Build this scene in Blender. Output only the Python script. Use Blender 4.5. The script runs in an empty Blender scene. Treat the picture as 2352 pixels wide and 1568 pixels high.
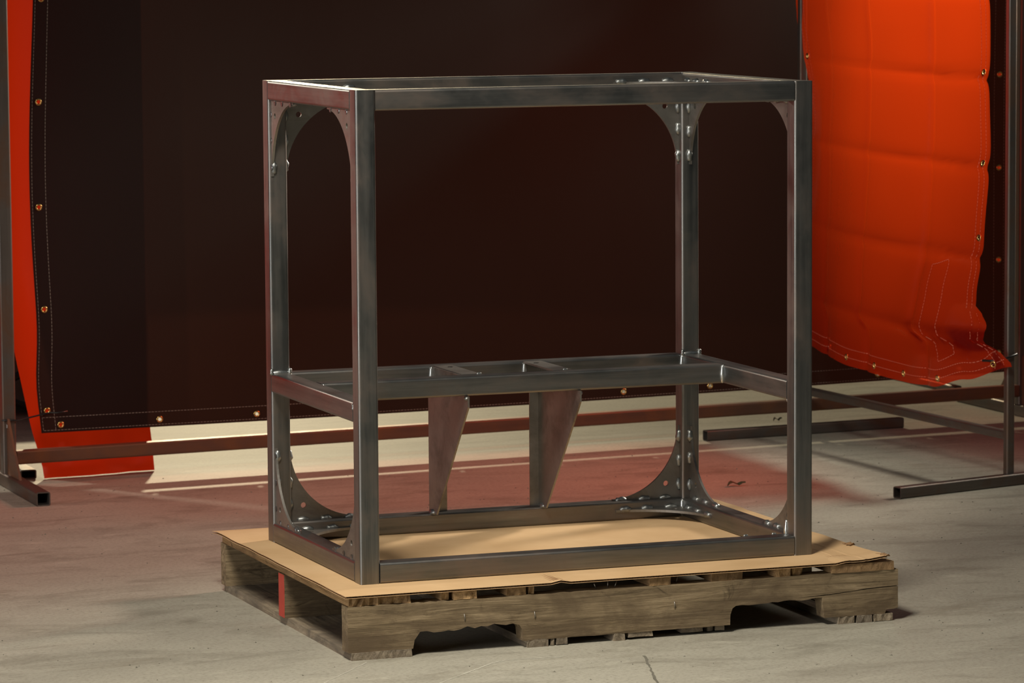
import bpy, bmesh, math, random
from mathutils import Vector, Matrix, noise

random.seed(7)
SC = bpy.context.scene
COL = SC.collection
R_ = math.radians

# ------------------------------------------------------------------ camera
cam_d = bpy.data.cameras.new('camera')
cam = bpy.data.objects.new('camera', cam_d)
COL.objects.link(cam)
YAW, PITCH, ROLL = 0.3565, 0.1038, 0.0069
fw = Vector((math.sin(YAW) * math.cos(PITCH), math.cos(YAW) * math.cos(PITCH), -math.sin(PITCH)))
rt = Vector((math.cos(YAW), -math.sin(YAW), 0))
dn = fw.cross(rt)
rt2 = rt * math.cos(ROLL) + dn * math.sin(ROLL)
dn2 = -rt * math.sin(ROLL) + dn * math.cos(ROLL)
m = Matrix.Identity(4)
for i in range(3):
    m[i][0], m[i][1], m[i][2] = rt2[i], -dn2[i], -fw[i]
m[0][3], m[1][3], m[2][3] = -2.200, -6.7235, 1.3114
cam.matrix_world = m
cam_d.sensor_width = 36.0
cam_d.lens = 36.0 * 8822.0 / 2352.0
cam_d.clip_end = 60
cam_d.dof.use_dof = True
cam_d.dof.focus_distance = 7.35
cam_d.dof.aperture_fstop = 14
SC.camera = cam

# ------------------------------------------------------------------ world, lamps, exposure
w = bpy.data.worlds.new('hall_light')
SC.world = w
w.use_nodes = True
w.node_tree.nodes['Background'].inputs[0].default_value = (0.90, 0.97, 1.0, 1)
w.node_tree.nodes['Background'].inputs[1].default_value = 0.045


def lamp(name, loc, target, size, power, color, shape='DISK'):
    d = bpy.data.lights.new(name, 'AREA')
    d.shape = shape
    d.size = size
    d.energy = power
    d.color = color
    o = bpy.data.objects.new(name, d)
    COL.objects.link(o)
    o.location = loc
    o.rotation_euler = (Vector(target) - Vector(loc)).to_track_quat('-Z', 'Y').to_euler()
    return o


def spot(name, loc, target, radius, power, color, angle, blend):
    d = bpy.data.lights.new(name, 'SPOT')
    d.shadow_soft_size = radius
    d.energy = power
    d.color = color
    d.spot_size = R_(angle)
    d.spot_blend = blend
    o = bpy.data.objects.new(name, d)
    COL.objects.link(o)
    o.location = loc
    o.rotation_euler = (Vector(target) - Vector(loc)).to_track_quat('-Z', 'Y').to_euler()
    return o


spot('hall_lamp_back', (2.4, 9.2, 2.95), (1.1, 2.5, 0.1), 0.14, 1150, (1.0, 0.83, 0.53), 52, 0.4)
spot('hall_lamp_side', (4.2, 2.25, 2.2), (2.1, 1.86, 1.24), 0.42, 1250, (1.0, 0.90, 0.74), 44, 0.9)
spot('left_curtain_backlight', (-2.4, 6.0, 2.8), (-1.10, 2.5, 0.75), 0.2, 620, (1.0, 0.90, 0.74), 38, 0.8)  # added backlight on the left curtain, so the steel's left faces reflect red
spot('curtain_glow_spot', (2.9, 1.42, 1.90), (2.1, 1.74, 1.22), 0.10, 210, (1.0, 0.92, 0.78), 46, 0.8)  # extra spot added for the glow at the red curtain's top right
kl = lamp('hall_lamp_front', (-0.9, -1.5, 2.9), (0.3, -0.4, 0.0), 0.8, 37, (1.0, 0.92, 0.77))
kl.data.spread = R_(95)
dl = lamp('doorway_daylight', (-7.9, -3.2, 1.45), (0, -3.2, 1.45), 4.0, 290, (1.0, 0.97, 0.92), 'RECTANGLE')
dl.data.size_y = 2.6

SC.view_settings.view_transform = 'Standard'
SC.view_settings.look = 'None'
SC.view_settings.exposure = 0.0
SC.view_settings.gamma = 1.0
SC.view_settings.use_curve_mapping = False


# ------------------------------------------------------------------ helpers
def tag(o, label=None, cat=None, group=None, kind=None):
    if label: o['label'] = label
    if cat: o['category'] = cat
    if group: o['group'] = group
    if kind: o['kind'] = kind
    return o


def empty(name, loc, label, cat, group=None):
    e = bpy.data.objects.new(name, None)
    e.empty_display_size = 0.05
    e.location = loc
    COL.objects.link(e)
    return tag(e, label, cat, group)


def child(o, par):
    """parents o, keeping its world placement (all roots are pure translations)"""
    o.parent = par
    t = Vector((0, 0, 0))
    p = par
    if p.type == 'EMPTY':
        o.matrix_parent_inverse = Matrix.Translation(p.location).inverted()
    else:
        o.matrix_parent_inverse = p['_mw_inv'] if False else MW[p.name].inverted()
    return o


MW = {}


def link(name, me, mat, par=None, mw=None, smooth=False):
    o = bpy.data.objects.new(name, me)
    if mat is not None and not me.materials:
        me.materials.append(mat)
    COL.objects.link(o)
    if mw is None:
        mw = Matrix.Identity(4)
    MW[o.name] = mw
    if par is not None:
        child(o, par)
    o.matrix_basis = mw
    if smooth:
        for p in me.polygons:
            p.use_smooth = True
    return o


def from_bm(name, bm, mat, par=None, mw=None, smooth=False):
    bmesh.ops.recalc_face_normals(bm, faces=bm.faces)
    me = bpy.data.meshes.new(name)
    bm.to_mesh(me)
    bm.free()
    return link(name, me, mat, par, mw, smooth)


def axes(p0, p1, up=(0, 0, 1)):
    p0, p1 = Vector(p0), Vector(p1)
    x = (p1 - p0).normalized()
    u = Vector(up)
    if abs(x.dot(u)) > 0.95:
        u = Vector((0, 1, 0))
    y = u.cross(x).normalized()
    z = x.cross(y)
    mm = Matrix.Identity(4)
    for i in range(3):
        mm[i][0], mm[i][1], mm[i][2], mm[i][3] = x[i], y[i], z[i], p0[i]
    return mm, (p1 - p0).length


def ring(wd, ht, r, seg):
    pts = []
    for cx, cy, a0 in ((wd / 2 - r, ht / 2 - r, 0), (-wd / 2 + r, ht / 2 - r, 90), (-wd / 2 + r, -ht / 2 + r, 180), (wd / 2 - r, -ht / 2 + r, 270)):
        for k in range(seg + 1):
            a = R_(a0 + 90 * k / seg)
            pts.append((cx + r * math.cos(a), cy + r * math.sin(a)))
    return pts


def tube(name, p0, p1, mat, par, wd=0.0387, ht=None, r=0.0052, seg=5, hollow=False, wall=0.003, up=(0, 0, 1)):
    """a rounded square tube whose axis runs p0 -> p1 through the middle of the section"""
    ht = ht or wd
    mw, L = axes(p0, p1, up)
    bm = bmesh.new()
    pts = ring(wd, ht, r, seg)
    n = len(pts)
    a = [bm.verts.new((0, y, z)) for y, z in pts]
    b = [bm.verts.new((L, y, z)) for y, z in pts]
    for i in range(n):
        bm.faces.new((a[i], a[(i + 1) % n], b[(i + 1) % n], b[i]))
    if hollow:
        pts2 = ring(wd - 2 * wall, ht - 2 * wall, max(r - wall, 0.001), seg)
        a2 = [bm.verts.new((0, y, z)) for y, z in pts2]
        b2 = [bm.verts.new((L, y, z)) for y, z in pts2]
        for i in range(n):
            j = (i + 1) % n
            bm.faces.new((a2[j], a2[i], b2[i], b2[j]))
            bm.faces.new((a[j], a[i], a2[i], a2[j]))
            bm.faces.new((b[i], b[j], b2[j], b2[i]))
    else:
        bm.faces.new(list(reversed(a)))
        bm.faces.new(b)
    o = from_bm(name, bm, mat, par, mw, True)
    md = o.modifiers.new('weighted', 'WEIGHTED_NORMAL')
    md.keep_sharp = True
    o.data.set_sharp_from_angle(angle=R_(50))
    return o


def box_bm(x0, x1, y0, y1, z0, z1, bm=None):
    bm = bm or bmesh.new()
    v = [bm.verts.new(p) for p in ((x0, y0, z0), (x1, y0, z0), (x1, y1, z0), (x0, y1, z0), (x0, y0, z1), (x1, y0, z1), (x1, y1, z1), (x0, y1, z1))]
    for f in ((0, 3, 2, 1), (4, 5, 6, 7), (0, 1, 5, 4), (1, 2, 6, 5), (2, 3, 7, 6), (3, 0, 4, 7)):
        bm.faces.new([v[i] for i in f])
    return bm


def extrude_poly(pts, depth, holes=()):
    """flat outline in local xy with holes, thickened along local z from -depth/2 to depth/2"""
    bm = bmesh.new()
    loops = [pts] + list(holes)
    vs = []
    es = []
    for lp in loops:
        v = [bm.verts.new((x, y, -depth / 2)) for x, y in lp]
        vs.append(v)
        for i in range(len(v)):
            es.append(bm.edges.new((v[i], v[(i + 1) % len(v)])))
    bmesh.ops.triangle_fill(bm, edges=es, use_beauty=True)
    fs = list(bm.faces)
    top = {}
    for lp in vs:
        for v in lp:
            top[v] = bm.verts.new((v.co.x, v.co.y, depth / 2))
    for f in fs:
        bm.faces.new([top[v] for v in reversed(f.verts)])
    for lp in vs:
        for i in range(len(lp)):
            j = (i + 1) % len(lp)
            bm.faces.new((lp[i], lp[j], top[lp[j]], top[lp[i]]))
    return bm


def basis(o, ax, ay):
    ax, ay = Vector(ax), Vector(ay)
    az = ax.cross(ay)
    mm = Matrix.Identity(4)
    for i in range(3):
        mm[i][0], mm[i][1], mm[i][2], mm[i][3] = ax[i], ay[i], az[i], o[i]
    return mm


def curve_tube(name, pts, rad, mat, par=None, res=6, cyclic=False):
    """round bar along a polyline, as a mesh"""
    bm = bmesh.new()
    P = [Vector(p) for p in pts]
    rings = []
    n = len(P)
    for i in range(n):
        t = (P[min(i + 1, n - 1)] - P[max(i - 1, 0)]).normalized()
        u = Vector((0, 0, 1)) if abs(t.z) < 0.9 else Vector((1, 0, 0))
        s = t.cross(u).normalized()
        q = t.cross(s)
        rings.append([bm.verts.new(P[i] + rad * (math.cos(2 * math.pi * k / res) * s + math.sin(2 * math.pi * k / res) * q)) for k in range(res)])
    for i in range(n - 1):
        for k in range(res):
            bm.faces.new((rings[i][k], rings[i][(k + 1) % res], rings[i + 1][(k + 1) % res], rings[i + 1][k]))
    bm.faces.new(rings[0])
    bm.faces.new(rings[-1])
    return from_bm(name, bm, mat, par, None, True)


# ------------------------------------------------------------------ materials
def mat_new(name):
    mt = bpy.data.materials.new(name)
    mt.use_nodes = True
    nt = mt.node_tree
    return mt, nt, nt.nodes['Principled BSDF']


def N(nt, kind, **kw):
    n = nt.nodes.new(kind)
    for k, v in kw.items():
        if k.startswith('i_'):
            key = k[2:]
            n.inputs[int(key) if key.isdigit() else key].default_value = v
        else:
            setattr(n, k, v)
    return n


def coords(nt, scale=(1, 1, 1), kind='Object'):
    tc = N(nt, 'ShaderNodeTexCoord')
    mp = N(nt, 'ShaderNodeMapping')
    mp.inputs['Scale'].default_value = scale
    nt.links.new(tc.outputs[kind], mp.inputs['Vector'])
    return mp.outputs[0]


def rand_coords(nt, scale):
    """object coordinates shifted by a random amount per object"""
    tc = N(nt, 'ShaderNodeTexCoord')
    oi = N(nt, 'ShaderNodeObjectInfo')
    mu = N(nt, 'ShaderNodeMath', operation='MULTIPLY')
    mu.inputs[1].default_value = 37.0
    nt.links.new(oi.outputs['Random'], mu.inputs[0])
    ad = N(nt, 'ShaderNodeVectorMath', operation='ADD')
    nt.links.new(tc.outputs['Object'], ad.inputs[0])
    nt.links.new(mu.outputs[0], ad.inputs[1])
    mp = N(nt, 'ShaderNodeMapping')
    mp.inputs['Scale'].default_value = scale
    nt.links.new(ad.outputs[0], mp.inputs['Vector'])
    return mp.outputs[0], oi.outputs['Random']


def noise_tex(nt, vec, scale, detail=6, rough=0.6, dist=0.0):
    n = N(nt, 'ShaderNodeTexNoise')
    n.inputs['Scale'].default_value = scale
    n.inputs['Detail'].default_value = detail
    n.inputs['Roughness'].default_value = rough
    n.inputs['Distortion'].default_value = dist
    nt.links.new(vec, n.inputs['Vector'])
    return n.outputs['Fac']


def ramp(nt, fac, stops):
    r = N(nt, 'ShaderNodeValToRGB')
    el = r.color_ramp.elements
    while len(el) < len(stops):
        el.new(0.5)
    for e, (p, c) in zip(el, stops):
        e.position = p
        e.color = c if len(c) == 4 else (*c, 1)
    nt.links.new(fac, r.inputs[0])
    return r.outputs[0]


def mix(nt, fac, a, b, blend='MIX'):
    n = N(nt, 'ShaderNodeMix', data_type='RGBA', blend_type=blend)
    for sock, v in ((n.inputs['Factor'], fac), (n.inputs['A'], a), (n.inputs['B'], b)):
        if hasattr(v, 'is_output'):
            nt.links.new(v, sock)
        else:
            sock.default_value = v if not isinstance(v, tuple) or len(v) == 4 else (*v, 1)
    return n.outputs['Result']


def bump(nt, bsdf, h, strength, dist=0.002):
    b = N(nt, 'ShaderNodeBump')
    b.inputs['Strength'].default_value = strength
    b.inputs['Distance'].default_value = dist
    nt.links.new(h, b.inputs['Height'])
    nt.links.new(b.outputs[0], bsdf.inputs['Normal'])


def steel_mat(name, dark, light, tint, rough=(0.28, 0.46), streak=(2.0, 45, 45), metallic=1.0):
    mt, nt, b = mat_new(name)
    v, rnd = rand_coords(nt, streak)
    n1 = noise_tex(nt, v, 1.0, 5, 0.65)
    v2, _ = rand_coords(nt, (6, 9, 9))
    n2 = noise_tex(nt, v2, 1.0, 6, 0.65, 0.4)
    base = ramp(nt, n1, [(0.30, dark), (0.70, light)])
    msk = ramp(nt, n2, [(0.46, (0, 0, 0)), (0.68, (1, 1, 1))])
    c = mix(nt, msk, base, tint)
    nt.links.new(c, b.inputs['Base Color'])
    b.inputs['Metallic'].default_value = metallic
    rr = ramp(nt, n2, [(0.3, (rough[0],) * 3), (0.7, (rough[1],) * 3)])
    nt.links.new(rr, b.inputs['Roughness'])
    v3, _ = rand_coords(nt, (8, 120, 120))
    bump(nt, b, noise_tex(nt, v3, 1.0, 4, 0.6), 0.06, 0.001)
    return mt


M_STEEL = steel_mat('mill_steel', (0.13, 0.138, 0.14), (0.31, 0.305, 0.295), (0.25, 0.212, 0.19), (0.34, 0.54))
M_PLATE = steel_mat('plate_steel', (0.25, 0.238, 0.222), (0.35, 0.333, 0.31), (0.17, 0.15, 0.134), (0.44, 0.58), (10, 10, 10))
M_WELD = steel_mat('weld_metal', (0.26, 0.28, 0.28), (0.46, 0.48, 0.48), (0.22, 0.23, 0.24), (0.34, 0.50), (160, 160, 160))
M_BRIGHTWELD = steel_mat('bright_weld_metal', (0.50, 0.54, 0.55), (0.78, 0.80, 0.80), (0.40, 0.42, 0.43), (0.25, 0.40), (200, 200, 200))
M_HEAT = steel_mat('heat_marked_steel', (0.15, 0.165, 0.175), (0.26, 0.27, 0.28), (0.13, 0.12, 0.11), (0.35, 0.5), (60, 60, 60))
M_STAND = steel_mat('dark_stand_steel', (0.10, 0.088, 0.08), (0.17, 0.145, 0.13), (0.15, 0.085, 0.055), (0.40, 0.55), (2, 40, 40), 0.75)
M_RUST = steel_mat('rusty_beam_steel', (0.115, 0.06, 0.042), (0.19, 0.095, 0.06), (0.20, 0.085, 0.038), (0.42, 0.6), (1.5, 30, 30), 0.45)


def plain(name, color, rough=0.5, metallic=0.0, spec=0.5):
    mt, nt, b = mat_new(name)
    v = coords(nt, (30, 30, 30))
    n = noise_tex(nt, v, 1.0, 4)
    c = ramp(nt, n, [(0.3, tuple(x * 0.8 for x in color)), (0.7, color)])
    nt.links.new(c, b.inputs['Base Color'])
    b.inputs['Roughness'].default_value = rough
    b.inputs['Metallic'].default_value = metallic
    b.inputs['Specular IOR Level'].default_value = spec
    return mt


M_BRASS = plain('brass', (0.85, 0.55, 0.20), 0.22, 1.0)
M_BLACK = plain('black_plastic', (0.012, 0.012, 0.012), 0.35)
M_NAIL = plain('nail_steel', (0.35, 0.33, 0.30), 0.4, 1.0)
M_DRY = plain('dry_leaf', (0.06, 0.05, 0.02), 0.8)
M_THREAD = plain('pale_thread', (0.30, 0.24, 0.20), 0.7)
M_THREAD_R = plain('pink_thread', (0.75, 0.22, 0.14), 0.6)


def vinyl(name, front, trans, tfac, rough, clear=0.0, bump_s=0.05, spec=0.4, see=None):
    mt, nt, b = mat_new(name)
    v = coords(nt, (1.3, 1.3, 0.6))
    n = noise_tex(nt, v, 2.0, 5, 0.55, 0.3)
    c = mix(nt, n, tuple(x * 0.75 for x in front), tuple(x * 1.25 for x in front))
    nt.links.new(c, b.inputs['Base Color'])
    b.inputs['Roughness'].default_value = rough
    b.inputs['Specular IOR Level'].default_value = spec
    v2 = coords(nt, (9, 9, 5))
    n2 = noise_tex(nt, v2, 1.0, 5, 0.5)
    bump(nt, b, n2, bump_s, 0.01)
    t = N(nt, 'ShaderNodeBsdfTranslucent')
    t.inputs['Color'].default_value = (*trans, 1)
    ms = N(nt, 'ShaderNodeMixShader')
    ms.inputs[0].default_value = tfac
    nt.links.new(b.outputs[0], ms.inputs[1])
    nt.links.new(t.outputs[0], ms.inputs[2])
    last = ms.outputs[0]
    if clear > 0:
        tp = N(nt, 'ShaderNodeBsdfTransparent')
        tp.inputs['Color'].default_value = (*(see or trans), 1)
        m2 = N(nt, 'ShaderNodeMixShader')
        m2.inputs[0].default_value = clear
        nt.links.new(last, m2.inputs[1])
        nt.links.new(tp.outputs[0], m2.inputs[2])
        last = m2.outputs[0]
    nt.links.new(last, nt.nodes['Material Output'].inputs['Surface'])
    return mt


M_DARKVINYL = vinyl('dark_brown_vinyl', (0.0085, 0.0070, 0.0060), (0.95, 0.24, 0.13), 0.014, 0.55, 0.006, 0.05, 0.12)
M_REDVINYL = vinyl('red_vinyl', (0.30, 0.008, 0.003), (0.95, 0.07, 0.005), 0.14, 0.20, 0.40, 0.10, 0.4, (0.85, 0.13, 0.07))
M_REDSHEET = vinyl('opaque_red_vinyl', (0.42, 0.010, 0.004), (0.95, 0.05, 0.005), 0.30, 0.28, 0.0, 0.10)


def wood_mat(name, dark, mid, light, axis=0, stain=(0.10, 0.09, 0.075)):
    mt, nt, b = mat_new(name)
    sc = [95, 95, 95]
    sc[axis] = 4.5
    v, rnd = rand_coords(nt, tuple(sc))
    g = noise_tex(nt, v, 1.0, 10, 0.78, 0.9)
    v2, _ = rand_coords(nt, (5, 5, 9))
    s = noise_tex(nt, v2, 1.0, 6, 0.65, 0.5)
    c = ramp(nt, g, [(0.34, dark), (0.5, mid), (0.66, light)])
    msk = ramp(nt, s, [(0.44, (0, 0, 0)), (0.62, (0.9,) * 3)])
    c = mix(nt, msk, c, stain)
    v9, _ = rand_coords(nt, (14, 14, 22))
    k9 = noise_tex(nt, v9, 1.0, 7, 0.7, 1.2)
    m9 = ramp(nt, k9, [(0.57, (0, 0, 0)), (0.72, (0.9,) * 3)])
    c = mix(nt, m9, c, tuple(q * 0.45 for q in stain))
    hv = N(nt, 'ShaderNodeHueSaturation')
    mr = N(nt, 'ShaderNodeMapRange')
    mr.inputs['To Min'].default_value = 0.78
    mr.inputs['To Max'].default_value = 1.15
    nt.links.new(rnd, mr.inputs['Value'])
    nt.links.new(mr.outputs[0], hv.inputs['Value'])
    nt.links.new(c, hv.inputs['Color'])
    nt.links.new(hv.outputs[0], b.inputs['Base Color'])
    b.inputs['Roughness'].default_value = 0.85
    b.inputs['Specular IOR Level'].default_value = 0.2
    bump(nt, b, g, 0.9, 0.003)
    return mt


M_WOODX = wood_mat('weathered_wood_lengthwise', (0.075, 0.055, 0.033), (0.235, 0.175, 0.105), (0.38, 0.295, 0.185), 0, (0.12, 0.085, 0.052))
M_WOODY = wood_mat('weathered_wood_crosswise', (0.13, 0.075, 0.035), (0.38, 0.24, 0.115), (0.55, 0.37, 0.19), 1, (0.20, 0.125, 0.065))
M_GREYWOOD = wood_mat('grey_weathered_wood', (0.10, 0.078, 0.056), (0.26, 0.21, 0.15), (0.38, 0.32, 0.235), 1, (0.12, 0.10, 0.08))
M_REDPAINT = plain('red_paint', (0.45, 0.055, 0.035), 0.7)


def card_mat():
    mt, nt, b = mat_new('brown_cardboard')
    v = coords(nt, (1, 1, 1))
    n = noise_tex(nt, v, 7.0, 6, 0.6)
    c = ramp(nt, n, [(0.3, (0.53, 0.345, 0.18)), (0.7, (0.62, 0.425, 0.24))])
    v2 = coords(nt, (9, 30, 1))
    s = noise_tex(nt, v2, 1.0, 4, 0.6, 0.6)
    msk = ramp(nt, s, [(0.70, (0, 0, 0)), (0.80, (0.55,) * 3)])
    c = mix(nt, msk, c, (0.20, 0.14, 0.08))
    nt.links.new(c, b.inputs['Base Color'])
    b.inputs['Roughness'].default_value = 0.75
    b.inputs['Specular IOR Level'].default_value = 0.25
    v3 = coords(nt, (400, 6, 1))
    bump(nt, b, noise_tex(nt, v3, 1.0, 2), 0.08, 0.001)
    return mt


M_CARD = card_mat()
M_FLUTE = plain('corrugated_medium', (0.30, 0.17, 0.08), 0.9)


def concrete():
    mt, nt, b = mat_new('worn_concrete')
    v = coords(nt, (1.0, 1.6, 1))
    big = noise_tex(nt, v, 0.9, 8, 0.62, 0.3)
    c = ramp(nt, big, [(0.30, (0.30, 0.283, 0.24)), (0.52, (0.385, 0.366, 0.307)), (0.75, (0.45, 0.43, 0.365))])
    v2 = coords(nt, (3.2, 7.5, 1))
    n2 = noise_tex(nt, v2, 1.0, 9, 0.68, 0.8)
    msk = ramp(nt, n2, [(0.50, (0, 0, 0)), (0.72, (0.85,) * 3)])
    c = mix(nt, msk, c, (0.19, 0.175, 0.14))
    v3 = coords(nt, (30, 55, 1))
    n3 = noise_tex(nt, v3, 1.0, 8, 0.75, 0.5)
    msk3 = ramp(nt, n3, [(0.62, (0, 0, 0)), (0.78, (0.7,) * 3)])
    c = mix(nt, msk3, c, (0.17, 0.15, 0.115))
    v5 = coords(nt, (110, 170, 1))
    n5 = noise_tex(nt, v5, 1.0, 6, 0.7)
    c = mix(nt, ramp(nt, n5, [(0.35, (0.55,) * 3), (0.5, (0.08,) * 3), (0.65, (0, 0, 0))]), c, (0.15, 0.135, 0.105))
    v6 = coords(nt, (1.2, 3.2, 1))
    n6 = noise_tex(nt, v6, 1.0, 10, 0.72, 1.4)
    c = mix(nt, ramp(nt, n6, [(0.56, (0, 0, 0)), (0.66, (0.45,) * 3), (0.72, (0.1,) * 3)]), c, (0.20, 0.175, 0.13))
    v4 = coords(nt, (5, 12, 1))
    n4 = noise_tex(nt, v4, 1.7, 7, 0.6, 0.2)
    msk4 = ramp(nt, n4, [(0.60, (0, 0, 0)), (0.80, (0.6,) * 3)])
    c = mix(nt, msk4, c, (0.56, 0.54, 0.45))
    nt.links.new(c, b.inputs['Base Color'])
    b.inputs['Roughness'].default_value = 0.62
    b.inputs['Specular IOR Level'].default_value = 0.35
    bump(nt, b, n3, 0.12, 0.002)
    return mt


M_FLOOR = concrete()
M_WALL = plain('cream_wall_paint', (0.52, 0.47, 0.36), 0.8)
M_PALE = plain('pale_scrape', (0.60, 0.58, 0.50), 0.8)
M_CRACK = plain('dirt_filled_crack', (0.16, 0.15, 0.12), 0.9)

# ------------------------------------------------------------------ setting
fl = from_bm('floor', box_bm(-8, 10, -13, 11.2, -0.1, 0.0), M_FLOOR)
tag(fl, kind='structure')
tag(from_bm('wall_back', box_bm(-8, 10, 11.0, 11.2, 0, 4.5), M_WALL), kind='structure')
tag(from_bm('wall_left', box_bm(-8.2, -8, -13, 11.2, 0, 4.5), M_WALL), kind='structure')
tag(from_bm('wall_right', box_bm(10, 10.2, -13, 11.2, 0, 4.5), M_WALL), kind='structure')


def floor_strip(name, pts, wd, mat):
    bm = bmesh.new()
    P = [Vector((x, y, 0.0004)) for x, y in pts]
    Q = []
    for i in range(len(P) - 1):
        for k in range(8):
            Q.append(P[i].lerp(P[i + 1], k / 8))
    Q.append(P[-1])
    prev = None
    for i, q in enumerate(Q):
        t = (Q[min(i + 1, len(Q) - 1)] - Q[max(0, i - 1)]).normalized()
        s = Vector((-t.y, t.x, 0)) * wd * random.uniform(0.4, 1.2)
        j = Vector((random.uniform(-1, 1), random.uniform(-1, 1), 0)) * wd * 0.5
        cur = (bm.verts.new(q + s + j), bm.verts.new(q - s + j))
        if prev:
            bm.faces.new((prev[0], cur[0], cur[1], prev[1]))
        prev = cur
    return from_bm(name, bm, mat, fl)


# ------------------------------------------------------------------ welded steel frame
W, D, H, T, BZ = 0.925, 0.5946, 0.92, 0.0387, 0.121
h = T / 2
SH = 0.339          # top of the shelf above the frame's base
fr = empty('steel_rack', (W / 2, D / 2, BZ), 'bare welded square-tube steel frame with arched corner gussets standing on cardboard', 'steel rack')


def FP(x, y, z):
    return (x, y, z + BZ)


for x in (h, W - h):
    for y in (h, D - h):
        tube('post', FP(x, y, 0), FP(x, y, H), M_STEEL, fr)
for z in (h, H - h):
    for y in (h, D - h):
        tube('rail', FP(T, y, z), FP(W - T, y, z), M_STEEL, fr)
    for x in (h, W - h):
        tube('rail', FP(x, T, z), FP(x, D - T, z), M_STEEL, fr)
zs = SH - h
for x in (h, W - h):
    tube('shelf_rail', FP(x, T, zs), FP(x, D - T, zs), M_STEEL, fr)
tube('shelf_rail', FP(T, D - h, zs), FP(W - T, D - h, zs), M_STEEL, fr)
YF = 0.3665         # middle of the shelf's front rail
tube('shelf_rail', FP(T, YF, zs), FP(W - T, YF, zs), M_STEEL, fr)

# gussets: concave plates, one mesh shared
GL, GT, GH = 0.150, 0.005, 0.030
out = [(0, 0), (GL, 0), (GL, 0.003)]
rad = GL - 0.003
for k in range(1, 22):
    a = R_(270 - 90 * k / 22)
    out.append((GL + rad * math.cos(a), GL + rad * math.sin(a)))
out += [(0.003, GL), (0, GL)]
hole = [(GH + 0.0058 * math.cos(2 * math.pi * k / 14), GH + 0.0058 * math.sin(2 * math.pi * k / 14)) for k in range(14)]
gbm = extrude_poly(out, GT, [hole])
bmesh.ops.recalc_face_normals(gbm, faces=gbm.faces)
GME = bpy.data.meshes.new('gusset')
gbm.to_mesh(GME)
gbm.free()
GME.materials.append(M_PLATE)


def bead_mesh(seed, ln, wd, lumps=4, mat=None):
    bm = bmesh.new()
    bmesh.ops.create_uvsphere(bm, u_segments=10, v_segments=8, radius=1)
    for v in bm.verts:
        s = v.co.z
        rr = (1 - abs(s) ** 3.5) ** 0.5 if abs(s) < 1 else 0
        q = math.hypot(v.co.x, v.co.y) or 1
        lump = 1 + 0.16 * math.sin(s * lumps * 3.1 + seed) + 0.12 * noise.noise(v.co * 2.5 + Vector((seed, 0, 0)))
        v.co = Vector((s * ln / 2, v.co.x / q * wd / 2 * rr * lump if q else 0, v.co.y / q * wd / 2 * rr * lump))
    me = bpy.data.meshes.new('weld_bead')
    bm.to_mesh(me)
    bm.free()
    for p in me.polygons:
        p.use_smooth = True
    me.materials.append(mat or M_WELD)
    return me


BEADS = [bead_mesh(s, 0.026, 0.0130) for s in (0.3, 1.7, 3.1)]
MARK_BEAD = bead_mesh(5.0, 0.010, 0.006, 1)
LONG = bead_mesh(2.2, T * 0.98, 0.0095, 7, M_BRIGHTWELD)
SMALL = bead_mesh(4.1, 0.014, 0.008, 2)


def bead(me, loc, ax, par, name='weld_bead'):
    ax = Vector(ax)
    u = Vector((0, 0, 1)) if abs(ax.z) < 0.9 else Vector((0, 1, 0))
    ay = u.cross(ax).normalized()
    mw = basis(loc, ax, ay)
    return link(name, me, None, par, mw)


def disc_mesh(r, t):
    bm = bmesh.new()
    bmesh.ops.create_cone(bm, cap_ends=True, segments=14, radius1=r, radius2=r * 0.8, depth=t)
    me = bpy.data.meshes.new('heat_mark')
    bm.to_mesh(me)
    bm.free()
    me.materials.append(M_HEAT)
    return me


HEAT = disc_mesh(0.0058, 0.0012)
gn = 0


def gusset(o, ax, ay, side, weld_a=True, weld_b=True, marks=False):
    """o inner corner on the plate's middle plane; side: +1/-1 face of the plate that carries the welds"""
    global gn
    ax, ay = Vector(ax), Vector(ay)
    az = ax.cross(ay)
    mw = basis(o, ax, ay)
    g = link('gusset', GME, None, fr, mw)
    for q, (a, b, on) in enumerate(((ax, ay, weld_a), (ay, ax, weld_b))):
        if not on: continue
        for k, d in enumerate((0.031, 0.080, 0.131)):
            d += random.uniform(-0.004, 0.004)
            gn += 1
            loc = Vector(o) + a * d + b * 0.001 + az * side * (GT / 2 + 0.0005)
            bd = bpy.data.objects.new('weld_bead', BEADS[gn % 3])
            COL.objects.link(bd)
            u = b
            mm = basis(loc, a, u)
            MW[bd.name] = mm
            bd.parent = g
            bd.matrix_parent_inverse = mw.inverted()
            bd.matrix_basis = mm
            if marks:
                loc = Vector(o) + a * d + b * 0.0035 - az * side * (GT / 2 + 0.0004)
                hm = bpy.data.objects.new('heat_mark', HEAT)
                COL.objects.link(hm)
                mm = basis(loc, a, b)
                hm.parent = g
                hm.matrix_parent_inverse = mw.inverted()
                hm.matrix_basis = mm
    return g


X0, X1, Y0, Y1, Z0, Z1 = 0.0075, W - h, T, D - T, T, H - T
# left end (seen from outside): welds on the inner side, heat marks outside
for z, sz in ((Z0, 1), (Z1, -1)):
    for y, sy in ((Y0, 1), (Y1, -1)):
        ax, ay = Vector((0, sy, 0)), Vector((0, 0, sz))
        sd = 1 if ax.cross(ay).x > 0 else -1
        gusset(FP(X0, y, z), ax, ay, sd, marks=True)
        gusset(FP(X1, y, z), ax, ay, -sd)
    for x, sx in ((T, 1), (W - T, -1)):
        ax, ay = Vector((sx, 0, 0)), Vector((0, 0, sz))
        sd = -1 if ax.cross(ay).y > 0 else 1
        gusset(FP(x, D - h, z), ax, ay, sd)
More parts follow.
